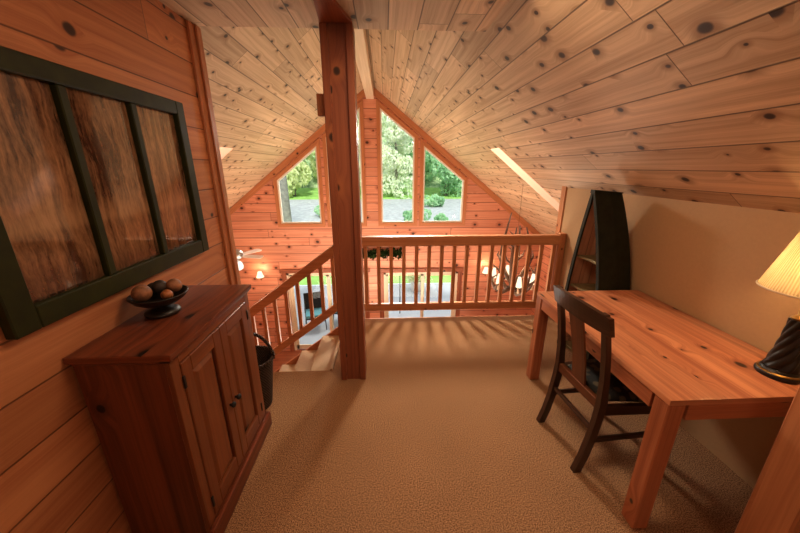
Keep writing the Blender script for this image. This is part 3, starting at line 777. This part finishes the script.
# antler chandelier
AX, AY, AZ = 2.02, 4.7, -.06
t = thing('antler_chandelier', 'brown antler chandelier with lit candle shades hanging beyond the guard railing', 'chandelier', (AX, AY, AZ))
MB().tube([(0, 0, .1), (0, 0, roof(AX) - AZ - .004)], .002, 6).build('cable', M['antler'], t)
MB().lathe([(.0, -.20), (.03, -.19), (.05, -.1), (.035, .0), (.02, .12), (.0, .13)], 14, cap=False).build('hub', M['antler'], t)
ra = random.Random(3)
for k in range(8):
    a = 2 * PI * k / 8 + .2; up = k % 2
    c, s = math.cos(a), math.sin(a)
    P = [(.03 * c, .03 * s, -.15), (.16 * c, .16 * s, -.20), (.30 * c, .30 * s, -.12), (.38 * c, .38 * s, .02), (.40 * c, .40 * s, .18 + .12 * up)] if not up else \
        [(.03 * c, .03 * s, -.05), (.13 * c, .13 * s, .10), (.22 * c, .22 * s, .32), (.20 * c, .20 * s, .58), (.12 * c, .12 * s, .85 + .2 * (k == 3))]
    b = MB().tube(P, [.032, .035, .030, .022, .008], 8)
    for j in (2, 3):
        p = Vector(P[j]); d = Vector((-s, c, .9)) * .16
        b.tube([p, p + d * .5 + Vector((c, s, 0)) * .03, p + d], [.022, .016, .005], 7)
        b.tube([p, p + Vector((s, -c, .6)) * .07, p + Vector((s, -c, 1.3)) * .10], [.020, .014, .005], 7)
    b.build('antler', M['antler'], t)
for k in range(6):
    a = 2 * PI * k / 6 + .45; c, s = .30 * math.cos(a), .30 * math.sin(a)
    MB().lathe([(.018, -.12), (.018, -.01), (.0, -.01)], 10, c=(c, s, 0), cap=False).build('candle_tube', M['cream'], t)
    MB().lathe([(.044, -.02), (.036, .05), (.022, .14)], 16, c=(c, s, 0), cap=False).build('candle_shade', M['glow'], t)

# leafy garland on the gable wall above the middle door
def leaf_cloud(n, place, size, r, name, mat, parent=None, flat=False):
    vs, fs = [], []
    for _ in range(n):
        p = place(r); s = size * r.uniform(.6, 1.3)
        e = Euler((r.uniform(0, 6.3), r.uniform(0, 6.3), r.uniform(0, 6.3))).to_matrix()
        i = len(vs)
        for q in ((-s * .5, 0, 0), (0, -s * .28, s * .08), (s * .6, 0, 0), (0, s * .28, s * .08)): vs.append(p + e @ Vector(q))
        fs.append((i, i + 1, i + 2, i + 3))
    me = bpy.data.meshes.new(name); me.from_pydata(vs, [], fs); me.materials.append(mat)
    o = bpy.data.objects.new(name, me); col.objects.link(o); o.parent = parent
    return o
t = thing('leaf_garland', 'dark green leafy garland on the boarded wall above the middle garden door', 'garland', (-.25, YW - .04, -.2))
MB().tube([(-.6 + .1 * k, -.025, .02 + .03 * math.sin(k * 1.3)) for k in range(13)], .012, 6).build('stem', M['antler'], t)
leaf_cloud(420, lambda r: Vector((r.uniform(-.62, .62), r.uniform(-.09, -.005), .015 + r.gauss(0, .05))), .10, random.Random(5), 'leaves', M['leaf_dark'], t)

# ------------------------------------------------------------------ outside
def sheet(name, mat, pts):
    b = MB(); b.face(pts, [(p[0], p[1]) for p in pts]); return struct(b.build(name, mat))
sheet('patio', M['patio'], [(-16, 7.0, ZL - .04), (16, 7.0, ZL - .04), (16, 11.6, ZL - .04), (-16, 11.6, ZL - .04)])
sheet('lawn', M['lawn'], [(-25, 11.6, ZL - .02), (25, 11.6, ZL - .02), (25, 18.5, -2.12), (-25, 18.5, -2.12)])
sheet('gravel_drive', M['gravel'], [(-45, 18.5, -2.12), (45, 18.5, -2.12), (45, 36, -1.75), (-45, 36, -1.75)])
sheet('ground', M['lawn'], [(-90, 36, -1.75), (90, 36, -1.75), (90, 44, -1.0), (-90, 44, -1.0)])
sheet('hills', M['hill'], [(-90, 44, -1.0), (90, 44, -1.0), (90, 80, 26), (-90, 80, 26)])

def crown_place(blobs):
    def f(r):
        c, q = r.choice(blobs); v = Vector((r.gauss(0, 1), r.gauss(0, 1), r.gauss(0, 1))).normalized() * q * r.uniform(.55, 1.0) ** .5
        return Vector(c) + Vector((v.x, v.y, v.z * .9))
    return f
def make_tree(kind, h, wd, seed, n=6200, size=.46):
    r = random.Random(seed)
    t = thing('leafy_tree', 'x', 'tree')
    MB().tube([(0, 0, -.3), (.1, 0, h * .3), (-.1, .1, h * .6), (0, 0, h * .85)], [.22, .18, .12, .04], 8).build('trunk', M['bark'], t)
    blobs = []
    for k in range(16):
        f = k / 15; zz = h * (.08 + .84 * f); sp = wd * (.75 if f < .75 else .75 * (1 - f) * 3.2)
        a = r.uniform(0, 6.3); blobs.append(((sp * .6 * math.cos(a), sp * .6 * math.sin(a), zz), wd * r.uniform(.38, .6) * (1.15 - .5 * f)))
    leaf_cloud(n, crown_place(blobs), size, r, 'crown', M[kind], t)
    return t
pale = make_tree('leaf_hazy', 12, 2.9, 1); green = make_tree('leaf_green', 12, 2.9, 2); yellow = make_tree('leaf_yellow', 11, 2.9, 3)
LB = {0: 'pale misty green tree beyond the gravel drive outside the gable windows', 1: 'rich green dense tree beyond the gravel drive outside the gable windows', 2: 'yellow-green tree beyond the gravel drive outside the gable windows'}
used = set()
spots = [(-16.4, 38, 2), (-10.4, 38, 2), (-4.6, 38, 0), (1.3, 38, 0), (7.2, 38, 1), (13.2, 38, 1), (19.2, 38, 1), (-20, 46, 0), (-13.6, 46, 2), (-7.6, 46, 2), (-1.6, 46, 0), (4.4, 46, 1), (10.4, 46, 1), (16.4, 46, 1)]
for i, (x, y, k) in enumerate(spots):
    src = (pale, green, yellow)[k]; o = copy_tree(src) if k in used else src
    used.add(k); o.location = (x, y, -1.8 + max(0, y - 36) * .09 + max(0, y - 44) * .7); o.rotation_euler.z = i * 1.7
    s = 1.0 + .22 * math.sin(i * 2.1); o.scale = (1, 1, 1.05 + .15 * math.sin(i * 1.3)); o['label'] = LB[k]; o['group'] = 'trees beyond the gravel drive'
# low shrubs along the drive
def make_shrub():
    t = thing('low_shrub', 'x', 'shrub'); r = random.Random(11)
    MB().tube([(0, 0, -.1), (0, 0, .5)], .04, 6).build('stem', M['bark'], t)
    blobs = [((r.uniform(-.7, .7), r.uniform(-.5, .5), r.uniform(.25, .7)), r.uniform(.3, .55)) for _ in range(9)]
    leaf_cloud(1500, crown_place(blobs), .2, r, 'foliage', M['leaf_green'], t); return t
sh = make_shrub()
for i, (x, y, s) in enumerate(((2.1, 21.6, 1.0), (3.9, 21.4, .7), (-4.4, 24.5, .9), (4.6, 30.0, 1.1), (-1.2, 31, 1.0))):
    o = sh if i == 0 else copy_tree(sh); o.location = (x, y, -2.12 + (y - 18.5) * .021); o.scale = (s, s, s); o.rotation_euler.z = i
    o['group'] = 'low shrubs on the drive'
    o['label'] = ['low green shrub on the near gravel, behind the board between two gable windows', 'smallest low green shrub on the near gravel, at the sill of the outer gable window', 'low green shrub on the gravel outside the window with the grey trunk', 'low green shrub at the far edge of the drive, in front of rich green trees', 'low green shrub at the far edge of the drive, in front of pale trees'][i]
MBt = MB().tube([(0, 0, -.3), (.03, 0, 1.0), (-.02, 0, 4.0), (.05, 0, 9.0), (0, 0, 14.0)], [.36, .27, .25, .22, .15], 14)
o = MBt.build('tree_trunk', M['bark']); o.location = (-5.45, 17.8, -2.2); tag(o, 'bare grey tree trunk rising just outside the outermost gable window', 'tree trunk')
# patio chairs
def make_patio_chair():
    t = thing('patio_chair', 'x', 'chair')
    for sx in (-1, 1):
        for sy in (-1, 1): MB().tube([(sx * .27, sy * .27, 0), (sx * .25, sy * .25, .38 if sy < 0 else .62)], .014, 6).build('leg', M['black'], t)
        MB().tube([(sx * .26, -.27, .60), (sx * .26, .26, .62)], .016, 6).build('armrest', M['black'], t)
    MB().box((-.27, -.27, .36), (.27, .27, .39), 0, .005).build('seat', M['black'], t)
    MB().box((-.25, -.26, .391), (.25, .25, .47), 0, .02, None, 2).build('cushion', M['teal'], t, 'teal cushion')
    MB().box((-.27, .25, .42), (.27, .28, .95), 2, .006).build('backrest', M['black'], t)
    return t
pc = make_patio_chair(); pc.location = (-2.0, 8.25, ZL - .04); pc.rotation_euler.z = R(15)
pc['label'] = 'black patio chair with teal cushion outside the stairwell garden door, farther from the timber post'; pc['group'] = 'patio chairs'
p2 = copy_tree(pc); p2.location = (-1.2, 8.5, ZL - .04); p2.rotation_euler.z = R(-12)
p2['label'] = 'black patio chair with teal cushion outside the stairwell garden door, nearer the timber post'
# hook pole and hanging flower basket outside the middle door
t = thing('shepherd_hook', 'thin black iron hook pole standing outside the middle garden door', 'pole', (.42, 9.0, ZL - .04))
MB().tube([(0, 0, 0), (0, 0, 2.2), (.06, 0, 2.4), (.2, 0, 2.45), (.30, 0, 2.35), (.30, 0, 2.25)], .014, 7).build('pole', M['black'], t)
t = thing('flower_planter', 'white pot of yellow-green leaves on the patio edge outside the middle garden door', 'planter', (1.12, 10.9, ZL - .04))
MB().lathe([(.0, 0), (.17, 0), (.24, .38), (.26, .40), (.22, .40), (.2, .36), (.0, .36)], 20, cap=False).build('pot', M['white'], t)
leaf_cloud(700, lambda r: Vector((r.gauss(0, .17), r.gauss(0, .17), .42 + abs(r.gauss(0, .2)))), .12, random.Random(9), 'foliage', M['leaf_yellow'], t)

# ------------------------------------------------------------------ light
def lamp(name, kind, loc, energy, color, size=.1, rot=(0, 0, 0), size_y=None):
    l = bpy.data.lights.new(name, kind); l.energy = energy; l.color = color
    o = bpy.data.objects.new(name, l); col.objects.link(o); o.location = loc; o.rotation_euler = rot
    if kind == 'AREA':
        l.size = size
        if size_y: l.shape = 'RECTANGLE'; l.size_y = size_y
    elif kind == 'SUN': l.angle = size
    else: l.shadow_soft_size = size
    return o
WARM = (1.0, .68, .42); SOFT = (1.0, .80, .60); DAY = (.92, .97, 1.0)
lamp('desk_lamp_light', 'POINT', (*LC, 1.22), 14, (1.0, .66, .34), .035)
lamp('loft_overhead_fill', 'AREA', (.35, 1.4, 2.42), 20, (1.0, .74, .50), .8)  # added area lamp without a fixture, brightens the loft carpet
lamp('loft_back_fill', 'AREA', (.4, -1.5, 1.7), 10, (1.0, .74, .52), 1.4, (R(88), 0, 0))  # added fill from behind the camera, no real source there
lamp('room_up_fill', 'AREA', (-.3, 5.2, -1.6), 120, (1.0, .90, .76), 3.4, (PI, 0, 0), 2.2)  # added fill hidden below the loft edge, brightens the great room ceiling
lamp('room_wall_fill', 'AREA', (-.3, 3.7, -.9), 55, (1.0, .74, .52), 4.5, (R(95), 0, 0), .8)  # added fill hidden below the loft edge, aimed at the gable wall
lamp('gable_daylight', 'AREA', (.2, 11.0, 3.3), 520, (1, .97, .92), 1.8, (R(-68), 0, 0))
lamp('room_stripe_fill', 'AREA', (.55, 4.65, 2.1), 25, (1, .90, .76), .30, (R(-42), 0, R(6))).data.spread = R(95)  # added lamp in mid-air, no fixture; throws baluster stripes on the carpet
lamp('skylight_light_right', 'AREA', (2.1, 4.1, roof(2.1) + 1.0), 32, (1, .96, .92), .9, (R(-10), R(35), 0))
lamp('skylight_light_left', 'AREA', (-2.6, 4.1, roof(-2.6) + 1.0), 30, (1, .96, .92), .9, (R(-10), R(-35), 0))
for s in (s1, s2): lamp('sconce_light', 'POINT', (s.location.x, YW - .16, s.location.z + .14), 8, WARM, .05)
lamp('fan_light', 'POINT', (FX, FY, FZ - .32), 6, SOFT, .08)
lamp('chandelier_light', 'POINT', (AX, AY, AZ + .32), 9, (1, .84, .64), .06)
sun = lamp('sun', 'SUN', (0, 0, 20), 5.0, (1.0, .97, .90), R(8), (R(42), 0, R(12)))

w = bpy.data.worlds.new('sky'); sc.world = w; w.use_nodes = True
nt = w.node_tree; bg = nt.nodes['Background']; bg.inputs[0].default_value = (.80, .90, 1.0, 1); bg.inputs[1].default_value = 1.6

# ------------------------------------------------------------------ camera
cam = bpy.data.cameras.new('camera'); co = bpy.data.objects.new('camera', cam); col.objects.link(co)
cam.sensor_width = 36; cam.lens = 318.23 / 800 * 36; cam.clip_start = .02
co.location = (0, 0, 1.65); co.rotation_euler = (R(90 - 17.35), 0, R(-2.69))
sc.camera = co
sc.view_settings.view_transform = 'Standard'
sc.view_settings.look = 'None'
sc.view_settings.exposure = 0.05
sc.view_settings.gamma = 0.90
